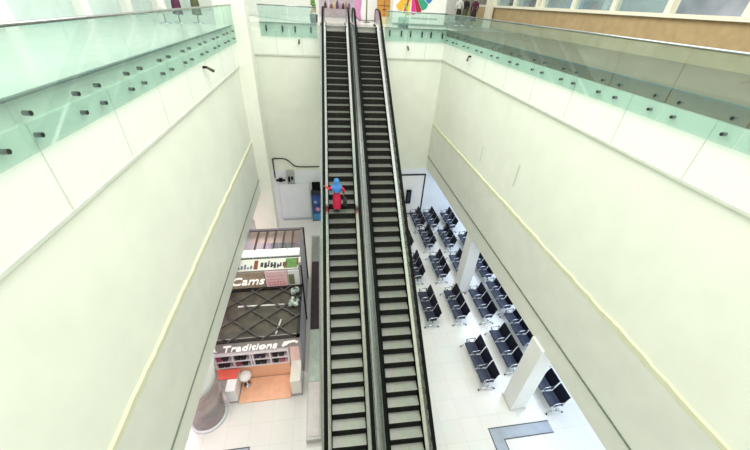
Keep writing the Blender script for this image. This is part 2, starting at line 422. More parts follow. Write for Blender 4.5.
# ------------------------------------------------------------------ benches
def make_bench(label, x, y):
    """x: plane of backrests, y: near end; seats face -x; three places of .64"""
    t = thing('waiting_bench', label, 'bench', (x, y, FZ), group='three-seat waiting benches')
    W = .675
    sb = B()
    # seat pan, slightly dished and rolled at the front
    def pan():
        bm = B(); prof = [(-.60, .385), (-.575, .42), (-.52, .435), (-.35, .42), (-.16, .405), (-.10, .42)]
        th = .025; n = len(prof)
        poly = prof + [(a, z - th) for a, z in prof[::-1]]
        A = [bm.verts.new((a, .035, z)) for a, z in poly]; C = [bm.verts.new((a, W - .035, z)) for a, z in poly]
        m = len(poly)
        for i in range(m): bm.faces.new((A[i], A[(i+1) % m], C[(i+1) % m], C[i]))
        for i in range(n-1):
            bm.faces.new((A[i], A[i+1], A[m-2-i], A[m-1-i])); bm.faces.new((C[i], C[i+1], C[m-2-i], C[m-1-i]))
        bmesh.ops.recalc_face_normals(bm, faces=bm.faces); return bm
    def back():
        bm = B(); prof = [(-.12, .44), (-.085, .55), (-.04, .70), (.0, .84), (.045, .93)]
        th = .03; n = len(prof)
        poly = prof + [(a + th, z) for a, z in prof[::-1]]
        A = [bm.verts.new((a, .03, z)) for a, z in poly]; C = [bm.verts.new((a, W - .03, z)) for a, z in poly]
        m = len(poly)
        for i in range(m): bm.faces.new((A[i], A[(i+1) % m], C[(i+1) % m], C[i]))
        for i in range(n-1):
            bm.faces.new((A[i], A[i+1], A[m-2-i], A[m-1-i])); bm.faces.new((C[i], C[i+1], C[m-2-i], C[m-1-i]))
        bmesh.ops.recalc_face_normals(bm, faces=bm.faces); return bm
    for k in range(3):
        link('seat', pan(), SEATB, t, loc=(0, k*W, 0)); link('backrest', back(), BACKB, t, loc=(0, k*W, 0))
    sb.free()
    for k in range(4):
        y0 = k*W
        bm = B(); tube(bm, [(-.13, y0, .42), (-.10, y0, .62), (-.14, y0, .655), (-.46, y0, .625), (-.53, y0, .60), (-.47, y0, .42)], .021, 8, sx=1.5, sy=.8)
        link('armrest', bm, CHROME, t, True)
    bm = B(); box(bm, -.37, -.29, -.09, 3*W + .09, .32, .385, .008); link('beam', bm, STEELD, t)
    for yy in (-.05, 3*W + .05):
        bm = B()
        tube(bm, [(-.68, yy, .03), (-.60, yy, .10), (-.45, yy, .16), (-.33, yy, .175), (-.20, yy, .16), (-.07, yy, .10), (.0, yy, .03)], .024, 8)
        tube(bm, [(-.33, yy, .17), (-.33, yy, .33)], .035, 8)
        l = link('leg', bm, CHROME, t, True)
        for fx in (-.685, .005): link('foot', cyl(B(), (fx, yy, 0), (fx, yy, .045), .032), BLACK, l)
    return t
first = None
BL = [
 (6.74, 6.72, 'three-seat dark bench nearest the camera, left of the front pillar'),
 (8.20, 7.25, 'three-seat dark bench just behind the front square pillar'),
 (5.32, 10.08, 'three-seat dark bench beside the right escalator, in the third row from the camera'),
 (6.78, 10.05, 'three-seat dark bench in the middle of the row in front of the rear square pillar'),
 (8.20, 9.98, 'three-seat dark bench right of the rear pillar, one column in from the wall-side line'),
 (5.32, 13.08, 'three-seat bench half hidden by the right escalator, level with the rear pillar'),
 (6.78, 13.05, 'three-seat bench left of the rear square pillar'),
 (8.08, 13.0, 'three-seat bench mostly hidden behind the rear square pillar'),
 (5.32, 15.85, 'three-seat bench seen only as a sliver against the escalator edge, far rows'),
 (6.82, 15.85, 'three-seat bench in the fifth row, left of its twin across the aisle'),
 (8.18, 15.75, 'three-seat bench in the fifth row, right of its twin across the aisle'),
 (6.72, 18.1, 'three-seat bench at the rear wall, under the black-framed panel'),
 (7.74, 18.05, 'three-seat bench at the rear, middle of the last row, right of the framed panel'),
 (9.05, 17.9, 'three-seat bench at the rear, rightmost of the last row by the overhang'),
 (9.1, 5.45, 'three-seat bench right of the front square pillar at the frame edge'),
 (9.1, 7.75, 'three-seat bench in the wall-side line, nearest one left of the front pillar top'),
 (9.1, 9.95, 'three-seat bench in the wall-side line, middle of the three under the overhang'),
 (9.1, 12.15, 'three-seat bench in the wall-side line, just right of the rear pillar'),
 (9.1, 14.35, 'three-seat bench in the wall-side line, peeking out behind the rear pillar'),
]
for x, y, lab in BL:
    x, y = (x + .32, y + .4) if x == 9.1 and 7 < y < 9 else (x + .32, y + .48) if x == 9.1 and 9 < y < 11 else (x + .32, y + .62 + (.05 if y > 13 else 0)) if x == 9.1 and y > 11 else (x - .03, y - .05)
    if first is None: first = make_bench(lab, x, y)
    else: dup(first, (x, y, FZ), None, lab)

# ------------------------------------------------------------------ rear wall fittings, lower level
FR = mat('black_frame', (.02, .022, .04), .4, noise=.2)
t = thing('framed_wall_panel', 'large white wall panel in a thin black frame behind the escalator', 'wall panel', (5.55, YB - .03, FZ))
bm = B(); box(bm, -1.6, 1.5, -.02, .01, .05, 3.3); link('board', bm, mat('panel_white', (.80, .79, .76), .4, noise=.03), t)
bm = B()
for a in ((-1.6, 1.55, 3.28, 3.38), (-1.6, 1.55, .0, .09)): box(bm, a[0], a[1], -.06, 0, a[2], a[3])
for a in ((-1.68, -1.6), (1.46, 1.55)): box(bm, a[0], a[1], -.06, 0, 0, 3.38)
link('frame', bm, FR, t)
t = thing('wall_monitor', 'black box-like monitor on the white framed panel', 'monitor', (5.98, YB - .09, FZ + 1.1))
bm = B(); box(bm, -.19, .17, -.16, 0, -.05, 1.05, .02); link('casing', bm, BLACK, t)
bm = B(); box(bm, -.13, .11, -.175, -.16, .08, .95, .01); link('screen', bm, mat('dark_screen', (.04, .045, .07), .12, noise=.1), t)
t = thing('white_partition', 'white free-standing partition board against the rear wall, left of the escalators', 'partition', (-1.9, YB - .1, FZ))
bm = B(); box(bm, -1.25, .78, -.05, .03, .12, 2.85, .01); link('board', bm, WALLLOW, t)
bm = B(); box(bm, -1.25, .78, -.16, .03, .0, .12, .01); link('plinth', bm, mat('plinth_grey', (.45, .48, .52), .4, noise=.1), t)
t = thing('wall_meter_box', 'grey metal control box on the rear wall under the loose cable', 'control box', (-2.32, YB, -10.1))
bm = B(); box(bm, -.24, .24, -.28, 0, -.28, .55, .02); link('casing', bm, mat('control_grey', (.42, .44, .40), .5, noise=.2), t)
bm = B(); box(bm, -.17, -.03, -.30, -.28, -.2, .2, .005); box(bm, .02, .17, -.30, -.28, -.05, .2, .005); link('door_panel', bm, DARKM, t)
bm = B()
for x in (-.2, 0, .2): cyl(bm, (x, -.1, -.55), (x, -.1, -.28), .02)
link('conduit', bm, STEELD, t)
t = thing('wall_pump', 'dark valve fitting on the rear wall beside the grey control box', 'valve', (-3.0, YB, -10.25))
bm = B(); cyl(bm, (-.3, -.12, 0), (.3, -.12, 0), .07); link('pipe', bm, DARKM, t)
bm = B(); box(bm, -.12, .12, -.2, 0, -.1, .14, .03); link('valve_body', bm, BLACK, t)
bm = B(); pts = []
for i in range(41):
    u = i/40; x = -3.35 + 2.95*u
    z = -8.72 - .62 * (1/(1 + math.exp(-(u-.38)*22))); pts.append((x, YB - .045, z))
pts = [(-3.35, YB - .045, -10.1)] + pts
tube(bm, pts, .035, 8)
tag(link('wall_cable', bm, DARKM, None, True), 'thin dark cable running across the rear wall above the control box', 'cable')
# advertising stand
t = thing('advertising_stand', 'tall blue poster stand with a black cap beside the left escalator', 'advertising stand', (-.70, YB - .36, FZ))
BLUEP = mat('blue_poster', (.03, .10, .36), .3, noise=.0, nscale=3.2, col2=(.01, .015, .07))
bm = B(); box(bm, -.34, .34, -.12, .12, 0, 2.45, .02); link('cabinet', bm, FR, t)
bm = B(); box(bm, -.30, .30, -.14, -.12, .1, 2.15, .004); link('poster', bm, BLUEP, t)
bm = B(); box(bm, -.30, .30, -.15, -.14, .1, .6); link('poster_footer', bm, mat('sky_blue_print', (.05, .32, .62), .35, noise=.3, nscale=4), t)
bm = B(); lathe(bm, [(.02, 0), (.16, .01), (.02, .02)], (0, 0, 0), 16); bmesh.ops.rotate(bm, verts=bm.verts, matrix=Matrix.Rotation(PI/2, 3, 'X')); bmesh.ops.translate(bm, verts=bm.verts, vec=(.05, -.142, 1.0)); link('poster_emblem', bm, mat('poster_pink', (.75, .35, .45), .4, noise=.4, nscale=12), t)
bm = B(); lathe(bm, [(.02, 0), (.11, .01), (.02, .02)], (0, 0, 0), 16); bmesh.ops.rotate(bm, verts=bm.verts, matrix=Matrix.Rotation(PI/2, 3, 'X')); bmesh.ops.translate(bm, verts=bm.verts, vec=(-.1, -.142, 1.6)); link('poster_emblem', bm, mat('poster_grey', (.45, .5, .62), .4, noise=.4, nscale=12), t)
bm = B(); box(bm, -.26, .30, -.1, .1, 2.55, 3.05, .02); box(bm, -.2, -.14, -.03, .03, 2.44, 2.6); box(bm, .14, .2, -.03, .03, 2.44, 2.6); link('cap', bm, BLACK, t)

# long service enclosure between shop and escalator
t = thing('service_enclosure', 'long low metal enclosure on the floor between the shop and the left escalator', 'enclosure', (-.98, 5.45, FZ))
bm = B(); box(bm, -.12, .42, 0, 12.4, 0, .3, .01); link('base', bm, mat('enclosure_frame', (.50, .50, .47), .4, .3, noise=.1), t)
for y0, y1, m in ((9.75, 12.2, mat('green_grey_cover', (.30, .33, .30), .35, .3, noise=.15)), (4.8, 9.7, mat('maroon_black_cover', (.03, .008, .02), .35, noise=.4)), (2.2, 4.75, mat('pale_green_cover', (.52, .58, .50), .3, .3, noise=.2, nscale=3)), (.1, 2.15, mat('pinkish_cover', (.70, .64, .62), .3, noise=.1))):
    bm = B(); box(bm, -.06, .36, y0, y1, .29, .325, .004); link('cover_panel', bm, m, t)

# ------------------------------------------------------------------ person on the left escalator
def person():
    SK = mat('skin', (.30, .17, .11), .55, noise=.08); HAIR = mat('black_hair', (.01, .008, .008), .5, noise=.2)
    CR = mat('crimson_dress', (.62, .012, .07), .7, noise=.25, nscale=9); BL_ = mat('blue_scarf', (.05, .24, .62), .7, noise=.35, nscale=7)
    # feet on two neighbouring treads
    ey = lambda k: .25 + k*RUN
    k = 29
    th = math.atan(.031)
    lx, ly = -.19, ey(k) + .16
    wx = .235 + lx*math.cos(th) + ly*math.sin(th); wy = Y0 - lx*math.sin(th) + ly*math.cos(th); wz = FZ + incline(ey(k)) + .02
    t = thing('person', 'person in blue headscarf and long crimson dress riding the left escalator, holding its handrail', 'person', (wx, wy, wz), -th)
    s = .79
    V = []; E = []; Rr = []
    def ch(pts, root=None):
        prev = root
        for (x, y, z, r) in pts:
            V.append((x*s, y*s, z*s)); Rr.append(r*s); i = len(V)-1
            if prev is not None: E.append((prev, i))
            prev = i
        return prev
    pel = ch([(0, 0, .92, .13)])
    chest = ch([(0, .01, 1.06, .115), (0, .03, 1.24, .13), (0, .03, 1.38, .10)], pel)
    ch([(0, .03, 1.46, .05), (0, .05, 1.53, .075), (0, .07, 1.60, .092), (0, .065, 1.68, .075)], chest)
    for sx in (-1, 1):
        fy = 0.0
        a = ch([(sx*.09, 0, .86, .09), (sx*.10, .03, .48, .06), (sx*.10, -.01, .10, .042), (sx*.10, .01, .045, .04), (sx*.11, .16, .03, .03)], pel)
    # left arm reaches to the handrail, right arm hangs with a bag
    def arm(sh, el, wr, hand_dir, curl, thumb_dir):
        w = ch([(*sh, .055), (*el, .042), (*wr, .028)], chest)
        W = Vector(wr); hd = Vector(hand_dir).normalized(); cu = Vector(curl).normalized(); sd = hd.cross(cu).normalized()
        p = W + hd*.05; pi = ch([(*p, .032)], w)
        for j, ln in zip((-1.5, -.5, .5, 1.5), (.062, .072, .068, .052)):
            b0 = p + hd*.035 + sd*j*.021; b1 = b0 + hd*ln*.55 + cu*ln*.15; b2 = b1 + hd*ln*.15 + cu*ln*.5; b3 = b2 - hd*ln*.15 + cu*ln*.35
            ch([(*b0, .0105), (*b1, .010), (*b2, .009), (*b3, .008)], pi)
        tb = Vector(thumb_dir).normalized()
        c0 = W + hd*.03 + tb*.028; ch([(*c0, .012), (*(c0 + tb*.02 + hd*.025 + cu*.01), .011), (*(c0 + tb*.015 + hd*.045 + cu*.035), .009)], pi)
        return p
    # handrail relative to the person (local): x = -.662-lx ; height from incline
    hx = (-.662 - lx)/s; hy = .20; hz = (.83 + (hy*s + .16)*T - .02)/s
    arm((-.17, .03, 1.37), (-.36, .0, 1.24), (hx + .07, hy - .07, hz + .06), (-.6, .75, -.1), (-.3, 0, -1), (.8, .5, -.2))
    hand = arm((.17, .03, 1.37), (.35, -.01, 1.2), (.33, .08, .94), (.05, .1, -1), (-.6, .6, -.3), (-.2, 1, -.3))
    me = bpy.data.meshes.new('body'); me.from_pydata(V, E, []); o = bpy.data.objects.new('body', me); COL.objects.link(o)
    sm = o.modifiers.new('skin', 'SKIN'); sv = me.skin_vertices[0].data
    for i, r in enumerate(Rr): sv[i].radius = (r, r); sv[i].use_root = (i == 0)
    ss = o.modifiers.new('sub', 'SUBSURF'); ss.levels = ss.render_levels = 2
    me.materials.append(SK)
    bpy.context.view_layer.update()
    m2 = bpy.data.meshes.new_from_object(o.evaluated_get(bpy.context.evaluated_depsgraph_get()))
    bpy.data.objects.remove(o)
    for p in m2.polygons: p.use_smooth = True
    if not m2.materials: m2.materials.append(SK)
    body = bpy.data.objects.new('body', m2); COL.objects.link(body); body.parent = t
    # dress: elliptical rings, folds towards the hem
    bm = B(); rings = []
    prof = [(.20, .20, .17), (.35, .205, .17), (.6, .205, .165), (.85, .185, .15), (1.0, .155, .125), (1.15, .15, .125), (1.28, .17, .135), (1.38, .165, .12), (1.43, .10, .09), (1.47, .07, .07)]
    for z, rx, ry in prof:
        ring = []
        for q in range(40):
            a = 2*PI*q/40; f = 1 + .05*max(0, (1.0 - z))*math.sin(a*8 + z*2)
            ring.append(bm.verts.new((rx*f*math.cos(a)*s, (.02 + ry*f*math.sin(a))*s, z*s)))
        rings.append(ring)
    for i in range(len(rings)-1):
        for q in range(40): bm.faces.new((rings[i][q], rings[i][(q+1) % 40], rings[i+1][(q+1) % 40], rings[i+1][q]))
    for sh, el, wr in (((-.15, .03, 1.37), (-.36, .0, 1.24), (hx + .10, hy - .09, hz + .055)), ((.15, .03, 1.37), (.35, -.01, 1.2), (.33, .07, .99))):
        tube(bm, [Vector(sh)*s, (Vector(sh)*.45 + Vector(el)*.55)*s, Vector(el)*s, (Vector(el)*.5 + Vector(wr)*.5)*s, Vector(wr)*s], [.075*s, .068*s, .06*s, .05*s, .046*s], 14)
    link('dress', bm, CR, t, True)
    # headscarf: covers the head, gathers at the nape and spreads over shoulders and back
    bm = B(); rings = []
    prof = [(1.785, .02, .02, .06), (1.77, .07, .07, .06), (1.72, .11, .12, .055), (1.64, .135, .14, .045), (1.56, .14, .13, .03), (1.49, .155, .12, .01), (1.43, .19, .15, 0), (1.37, .25, .18, -.005), (1.27, .26, .19, -.01), (1.14, .18, .17, -.03)]
    for j, (z, rx, ry, cy) in enumerate(prof):
        ring = []
        for q in range(40):
            a = 2*PI*q/40; f = 1 + .04*max(0, 1.5 - z)*4*math.sin(a*9)
            zz = z
            if j >= 8: zz = z + (.16 if math.sin(a) > .2 else 0) * (j-7)      # longer at the back
            yy = cy + ry*f*math.sin(a)
            if 2 <= j <= 4 and math.sin(a) > .55: yy = cy + ry*.62                     # face opening
            ring.append(bm.verts.new((rx*f*math.cos(a)*s, yy*s, zz*s)))
        rings.append(ring)
    for i in range(len(rings)-1):
        for q in range(40):
            bm.faces.new((rings[i][q], rings[i][(q+1) % 40], rings[i+1][(q+1) % 40], rings[i+1][q]))
    bm.faces.new(rings[0])
    link('headscarf', bm, BL_, t, True)
    # face details under the scarf: nose, eyes, mouth
    bm = B(); tube(bm, [(0, .155*s, 1.635*s), (0, .178*s, 1.595*s), (0, .16*s, 1.585*s)], [.008, .014, .01], 8); link('nose', bm, SK, t, True)
    for sx in (-1, 1):
        bm = B(); bmesh.ops.create_uvsphere(bm, u_segments=10, v_segments=8, radius=.011, matrix=Matrix.Translation((sx*.032*s, .15*s, 1.63*s))); link('eye', bm, mat('eye_white', (.8, .8, .8), .3, noise=.1), t, True)
    bm = B(); tube(bm, [(-.022*s, .148*s, 1.555*s), (0, .156*s, 1.553*s), (.022*s, .148*s, 1.555*s)], .006, 8); link('mouth', bm, mat('lips', (.35, .1, .1), .5, noise=.1), t, True)
    for sx in (-1, 1):
        bm = B(); box(bm, (sx*.105 - .045)*s, (sx*.105 + .045)*s, -.06*s, .20*s, .001, .06*s, .015); link('shoe', bm, mat('dark_teal_shoe', (.01, .05, .05), .5, noise=.2), t, True)
    # bag in the right hand
    bx, by, bz = hand.x*s + .03, hand.y*s, hand.z*s - .06
    g = tag(bpy.data.objects.new('handbag', None), 'black handbag hanging from the right hand of the person in crimson', 'bag'); COL.objects.link(g)
    c, sn = math.cos(-th), math.sin(-th)
    g.location = (wx + bx*c - by*sn, wy + bx*sn + by*c, wz + bz - .38); g.rotation_euler = (0, 0, -th)
    bm = B(); box(bm, -.05, .09, -.15, .15, .0, .27, .03); link('bag_body', bm, mat('black_leather', (.012, .01, .012), .4, noise=.3), g)
    bm = B(); tube(bm, [(.0, -.10, .26), (.0, -.07, .34), (0, 0, .39), (0, .07, .34), (.0, .10, .26)], .009, 8); link('bag_strap', bm, MATS['black_leather'], g, True)
person()

# ------------------------------------------------------------------ front shop with lattice roof
SW = mat('mauve_grey_partition', (.36, .34, .38), .4, noise=.12)
LAT = mat('dark_lattice_metal', (.035, .03, .028), .45, .4, noise=.3)
OLV = mat('olive_brown_roof', (.115, .10, .07), .6, noise=.35, nscale=2.5, col2=(.06, .055, .045))
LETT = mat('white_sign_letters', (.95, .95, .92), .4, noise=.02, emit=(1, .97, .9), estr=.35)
H1 = 2.5; xa, xb = -5.2, -1.27; ya, yb = 8.25, 11.05
t = thing('clothing_shop', 'lower-level shop with a dark crossed lattice roof and white script sign', 'shop', (0, 0, FZ))
bm = B(); box(bm, xb - .1, xb, ya + .1, yb, 0, H1); link('side_wall', bm, SW, t)
bm = B(); box(bm, xa, xa + .1, ya + .1, yb, 0, H1); link('side_wall', bm, SW, t)
bm = B(); box(bm, xa, xb, yb - .1, yb, 0, H1); link('rear_wall', bm, SW, t)
bm = B(); box(bm, xa + .05, xb - .05, ya + .1, yb - .05, H1 - .14, H1 - .08); link('roof_board', bm, OLV, t)
bm = B(); box(bm, xa, xb, ya, ya + .1, H1 - .06, H1 + .04); box(bm, xa, xb, yb - .12, yb, H1 - .06, H1 + .04); box(bm, xb - .12, xb, ya, yb, H1 - .06, H1 + .04); box(bm, xa, xa + .1, ya, yb, H1 - .06, H1 + .04)
link('roof_frame', bm, LAT, t)
bm = B()
def bar(bm, p, q, w=.055, h=.06):
    p, q = Vector(p), Vector(q); d = (q - p); L = d.length; d.normalize(); u = Vector((0, 0, 1)); sdd = u.cross(d).normalized(); uu = d.cross(sdd)
    obox(bm, (p + q)/2, d, sdd, uu, L, w, h)
zz = H1 + .02
D = 1.25
import itertools
for i in range(-4, 8):
    x0 = xb - .15 - i*D
    # two families of diagonals clipped to the roof rectangle
    for sg in (-1, 1):
        P = Vector((x0, ya)); Q = Vector((x0 + sg*3.47, yb))
        lo_, hi_ = 0., 1.
        dx = Q.x - P.x
        for lim, is_lo in ((xa, True), (xb, False)):
            u = (lim - P.x)/dx
            if (is_lo and dx > 0) or (not is_lo and dx < 0): lo_ = max(lo_, u)
            else: hi_ = min(hi_, u)
        if hi_ - lo_ > .05:
            a = P.lerp(Q, lo_); c = P.lerp(Q, hi_); bar(bm, (a.x, a.y, zz + .01*sg), (c.x, c.y, zz + .01*sg))
link('roof_lattice', bm, mat('grey_lattice_bar', (.11, .105, .10), .4, .3, noise=.2), t)
# fascia and shelves below it
bm = B(); box(bm, xa, xb, ya + .12, ya + .22, 1.74, H1 - .06); link('fascia', bm, mat('taupe_fascia', (.36, .32, .31), .5, noise=.12), t)
text('sign_lettering', 'Traditions', LETT, t, (-4.28, ya + .06, 1.86), (1, 0, 0), (0, 0, 1), .50, .03, .35)
bm = B()
tube(bm, [(-4.58, ya + .08, 1.98), (-4.46, ya + .08, 2.13), (-4.36, ya + .08, 1.98), (-4.46, ya + .08, 1.86)], .06, 8, closed=True); link('sign_emblem', bm, LETT, t)
bm = B()
tube(bm, [(-1.98, ya + .08, 1.90), (-1.86, ya + .08, 2.06), (-1.72, ya + .08, 2.12), (-1.5, ya + .08, 2.16), (-1.40, ya + .08, 2.06)], [.04, .09, .05, .04, .05], 8); link('sign_emblem', bm, LETT, t)
bm = B(); box(bm, xa, xb, 8.3, 10.9, .0, .03); link('shop_floor', bm, mat('shop_floor_board', (.55, .42, .36), .3, noise=.1), t)
# shelving unit
t = thing('display_shelf', 'white pigeonhole display shelf under the white script sign', 'shelf', (-3.06, 8.28, FZ))
WSH = mat('pink_white_shelf', (.86, .78, .82), .4, noise=.05)
bm = B(); box(bm, -1.55, 1.25, .28, .32, .88, 1.70); link('back_panel', bm, mat('dark_plum_backing', (.20, .13, .18), .5, noise=.3), t)
bm = B()
for z in (.88, 1.28, 1.68): link('shelf_board', box(B(), -1.57, 1.27, -.052, .32, z, z + .05), WSH, t)
for x in (-1.57, -.90, -.24, -.14, .52, 1.22): link('divider', box(B(), x, x + .05, -.05, .32, .90, 1.70), WSH, t)
bm = B(); box(bm, -1.55, 1.25, -.02, .3, .02, .88); link('plinth', bm, mat('peach_plinth', (.88, .50, .32), .5, noise=.05), t)
cols = [(.03, .01, .03), (.25, .03, .10), (.05, .03, .06), (.45, .10, .16), (.02, .015, .02), (.35, .28, .22)]
firstg = {}
for r_, z in enumerate((.93, 1.33)):
    for i, x in enumerate((-1.40, -1.19, -.72, -.5, .02, .24, .72, .98)):
        c = random.randrange(5) if i < 5 else random.choice((2, 4, 5, 3)); m = mat('garment_%d' % c, cols[c], .8, noise=.3, nscale=9)
        bm = B()
        for q in range(4): box(bm, -.095 + .008*random.random(), .095, -.02 - .01*random.random(), .24, .055*q, .055*q + .05, .015)
        tag(link('folded_garment', bm, m, loc=(-3.06 + x, 8.28, FZ + z + .002)), 'small stack of folded dark clothing on the white pigeonhole shelf', 'clothing', 'folded clothing on the shop shelf')
# orange floor platform and counters
tag(link('timber_platform', box(B(), -3.78, -1.78, 7.22, 8.22, FZ, FZ + .06, .01), mat('peach_timber', (.88, .50, .32), .4, noise=.10, nscale=5)), 'flat peach-orange timber platform in front of the shop shelves', 'platform')
t = thing('shop_counter', 'white shop counter with a red top between the round column and the platform', 'counter', (-4.22, 7.4, FZ))
bm = B(); box(bm, 0.08, .42, -.12, .36, .1, .85, .02); box(bm, -.4, .42, .38, .78, .1, .84, .02); link('body', bm, WHITE, t)
bm = B(); box(bm, -.42, .43, .37, .79, .85, .90, .01); link('red_top', bm, mat('coral_red_top', (.80, .13, .09), .4, noise=.1), t)
bm = B(); box(bm, 0.07, .43, -.14, .36, .85, .88, .01); link('white_top', bm, WHITE, t)
bm = B(); box(bm, 0.08, .43, -.12, .75, 0, .1); link('plinth', bm, SW, t)
t = thing('shop_counter', 'tall cream box counter at the right end of the shop front', 'counter', (-1.42, 7.3, FZ))
bm = B(); box(bm, -.30, .1, .0, .9, .12, 1.05, .02); link('body', bm, mat('cream_counter', (.80, .76, .68), .4, noise=.04), t)
bm = B(); box(bm, -.32, .12, -.02, .9, 0, .12); link('plinth', bm, SW, t)
t = thing('white_stool', 'small white pedestal stool standing on the peach platform corner', 'stool', (-3.55, 7.95, FZ + .061))
bm = B(); lathe(bm, [(.06, 0), (.14, .0), (.14, .03), (.03, .06), (.03, .55)], seg=20); link('pedestal', bm, CHROME, t, True)
bm = B(); lathe(bm, [(.02, .54), (.2, .55), (.24, .62), (.22, .70), (.05, .72)], seg=24); link('seat', bm, WHITE, t, True)
# lights and cloth lying on the lattice roof
TUBE = mat('white_tube_lamp', (.8, .8, .78), .4, noise=.02)
def roof_lamp(label, p, q):
    bm = B(); cyl(bm, p, q, .035); t = link('tube_lamp', bm, TUBE, None, True); tag(t, label, 'lamp')
roof_lamp('long white tube lamp lying across the shop roof lattice', (-3.9, 10.05, FZ + H1 - .045), (-2.0, 10.0, FZ + H1 - .045))
roof_lamp('short white tube lamp near the front of the shop roof lattice', (-2.2, 8.5, FZ + H1 - .045), (-2.05, 9.2, FZ + H1 - .045))
bm = B()
for i in range(9):
    c = (-1.55 + random.uniform(-.22, .15), 10.2 + random.uniform(-.45, .45), FZ + H1 + .12 + .03*i/2)
    bmesh.ops.create_icosphere(bm, subdivisions=2, radius=random.uniform(.07, .14), matrix=Matrix.Translation(c))
for v in bm.verts: v.co += Vector((random.uniform(-.02, .02), random.uniform(-.02, .02), random.uniform(-.02, .02)))
tag(link('bundled_cloth', bm, mat('pale_mint_cloth', (.62, .70, .64), .7, noise=.4, nscale=6, col2=(.1, .14, .12)), None, True), 'crumpled pale cloth bundle lying on the right end of the lattice roof', 'cloth')

# ------------------------------------------------------------------ rear shop: sign boards and open beam roof
H2 = 3.5; xc = -1.28; yc, yd = 11.1, 14.15
t = thing('open_roof_shop', 'taller shop behind, with sign boards, white light boxes and an open beamed roof', 'shop', (0, 0, FZ))
xw = -6.0
PW = mat('lilac_white_wall', (.72, .66, .70), .5, noise=.06)
bm = B(); box(bm, xc - .12, xc, yc, yd, 0, H2); link('side_wall', bm, SW, t)
bm = B(); box(bm, xw, xc, yd - .1, yd, 0, H2); link('rear_wall', bm, PW, t)
bm = B(); box(bm, xw, xw + .1, yc, yd, 0, H2); link('side_wall', bm, PW, t)
bm = B(); box(bm, xw, xc - .12, yc, yc + .08, 0, H2 - .02); link('front_wall', bm, SW, t)
bm = B(); box(bm, xw + .1, xc - .12, yc + .1, yd - .1, 0, .03); link('shop_floor', bm, mat('grey_lino', (.40, .44, .44), .4, noise=.1), t)
TP = mat('taupe_sign', (.38, .30, .22), .5, noise=.1); PK = mat('pink_poster', (.88, .60, .62), .5, noise=.06)
bm = B(); box(bm, -4.6, -2.86, yc - .06, yc, 2.52, 3.42, .008); link('sign_board', bm, TP, t)
text('sign_lettering', 'Cams', LETT, t, (-4.34, yc - .09, 2.76), (1, 0, 0), (0, 0, 1), .62, .02, .4)
bm = B(); box(bm, -2.83, -1.88, yc - .06, yc, 2.52, 3.42, .008); link('sign_board', bm, PK, t)
PKR = mat('rose_print', (.80, .22, .27), .5, noise=.1)
bm = B()
for j, z in enumerate((2.62, 2.76, 2.95, 3.15)):
    x = -2.74
    while x < -2.05:
        w = random.uniform(.05, .13); box(bm, x, x + w, yc - .068, yc - .055, z, z + (.07 if j < 2 else .03)); x += w + .035
link('poster_print', bm, PKR, t)
GP = mat('green_poster', (.13, .30, .07), .5, noise=.3, nscale=5); WP = mat('white_poster', (.85, .85, .83), .4, noise=.05)
bm = B(); box(bm, -1.85, -1.36, yc - .05, yc, 2.52, 3.42, .005); link('poster', bm, WP, t)
bm = B(); box(bm, -1.83, -1.58, yc - .062, yc - .048, 2.6, 3.2, .004); link('poster_print', bm, mat('plum_green_print', (.30, .12, .12), .5, noise=.5, nscale=8, col2=(.12, .25, .08)), t)
# sloping poster row above the signs
def sl(u): return (yc + .0 + u*.62, H2 - .02 + u*.12)
def slant(bm, x0, x1, u0, u1, th=.03):
    (y0, z0), (y1, z1) = sl(u0), sl(u1); n = Vector((0, -(z1 - z0), y1 - y0)).normalized()*th
    vs = [bm.verts.new((x, y + n.y*k, z + n.z*k)) for x in (x0, x1) for y, z in ((y0, z0), (y1, z1)) for k in (0, 1)]
    for f in ((0, 1, 3, 2), (4, 6, 7, 5), (0, 4, 5, 1), (2, 3, 7, 6), (0, 2, 6, 4), (1, 5, 7, 3)): bm.faces.new([vs[i] for i in f])
    bmesh.ops.recalc_face_normals(bm, faces=bm.faces)
bm = B(); slant(bm, xw, xc, 0, 1.0, .02); link('canopy_board', bm, mat('pale_canopy', (.80, .80, .72), .5, noise=.06), t)
DP = mat('dark_script_print', (.03, .03, .03), .5, noise=.3); BP = mat('blue_grey_print', (.16, .2, .3), .5, noise=.3); MR = mat('maroon_print', (.28, .07, .04), .5, noise=.3)
bm = B(); slant(bm, -1.93, -1.42, .08, .9, .04); link('poster', bm, GP, t)
bm = B(); slant(bm, -2.0, -1.92, .1, .6, .05); slant(bm, -3.28, -3.12, .1, .85, .04); slant(bm, -1.45, -1.38, .3, .9, .05); link('poster_print', bm, MR, t)
bm = B()
x = -3.0
for i in range(9):
    w = random.uniform(.05, .12); u0 = random.uniform(.12, .3); slant(bm, x, x + w, u0, u0 + random.uniform(.3, .5), .04)
    if i % 2: slant(bm, x, x + .16, u0 + .1, u0 + .2, .045)
    x += w + .055
link('poster_print', bm, DP, t)
bm = B()
for i in range(5): slant(bm, -3.95 + i*.13, -3.87 + i*.13, .15, .3 + .12*(i % 3), .04)
link('poster_print', bm, BP, t)
# white light boxes
GB = mat('green_black_gutter', (.06, .09, .07), .5, noise=.2)
for i, (x0, x1) in enumerate(((-5.9, -5.0), (-4.95, -3.42), (-3.38, -2.66), (-2.62, -1.94), (-1.90, -1.36))):
    bm = B(); box(bm, x0, x1, yc + .82, yc + 1.28, H2, H2 + .14, .01); b_ = link('light_box', bm, mat('light_box_white', (.92, .92, .90), .4, noise=.02, emit=(1, .98, .97), estr=.35), t)
    bm = B(); box(bm, x0, x1, yc + .68, yc + .80, H2 + .0, H2 + .07); link('gutter', bm, GB, t)
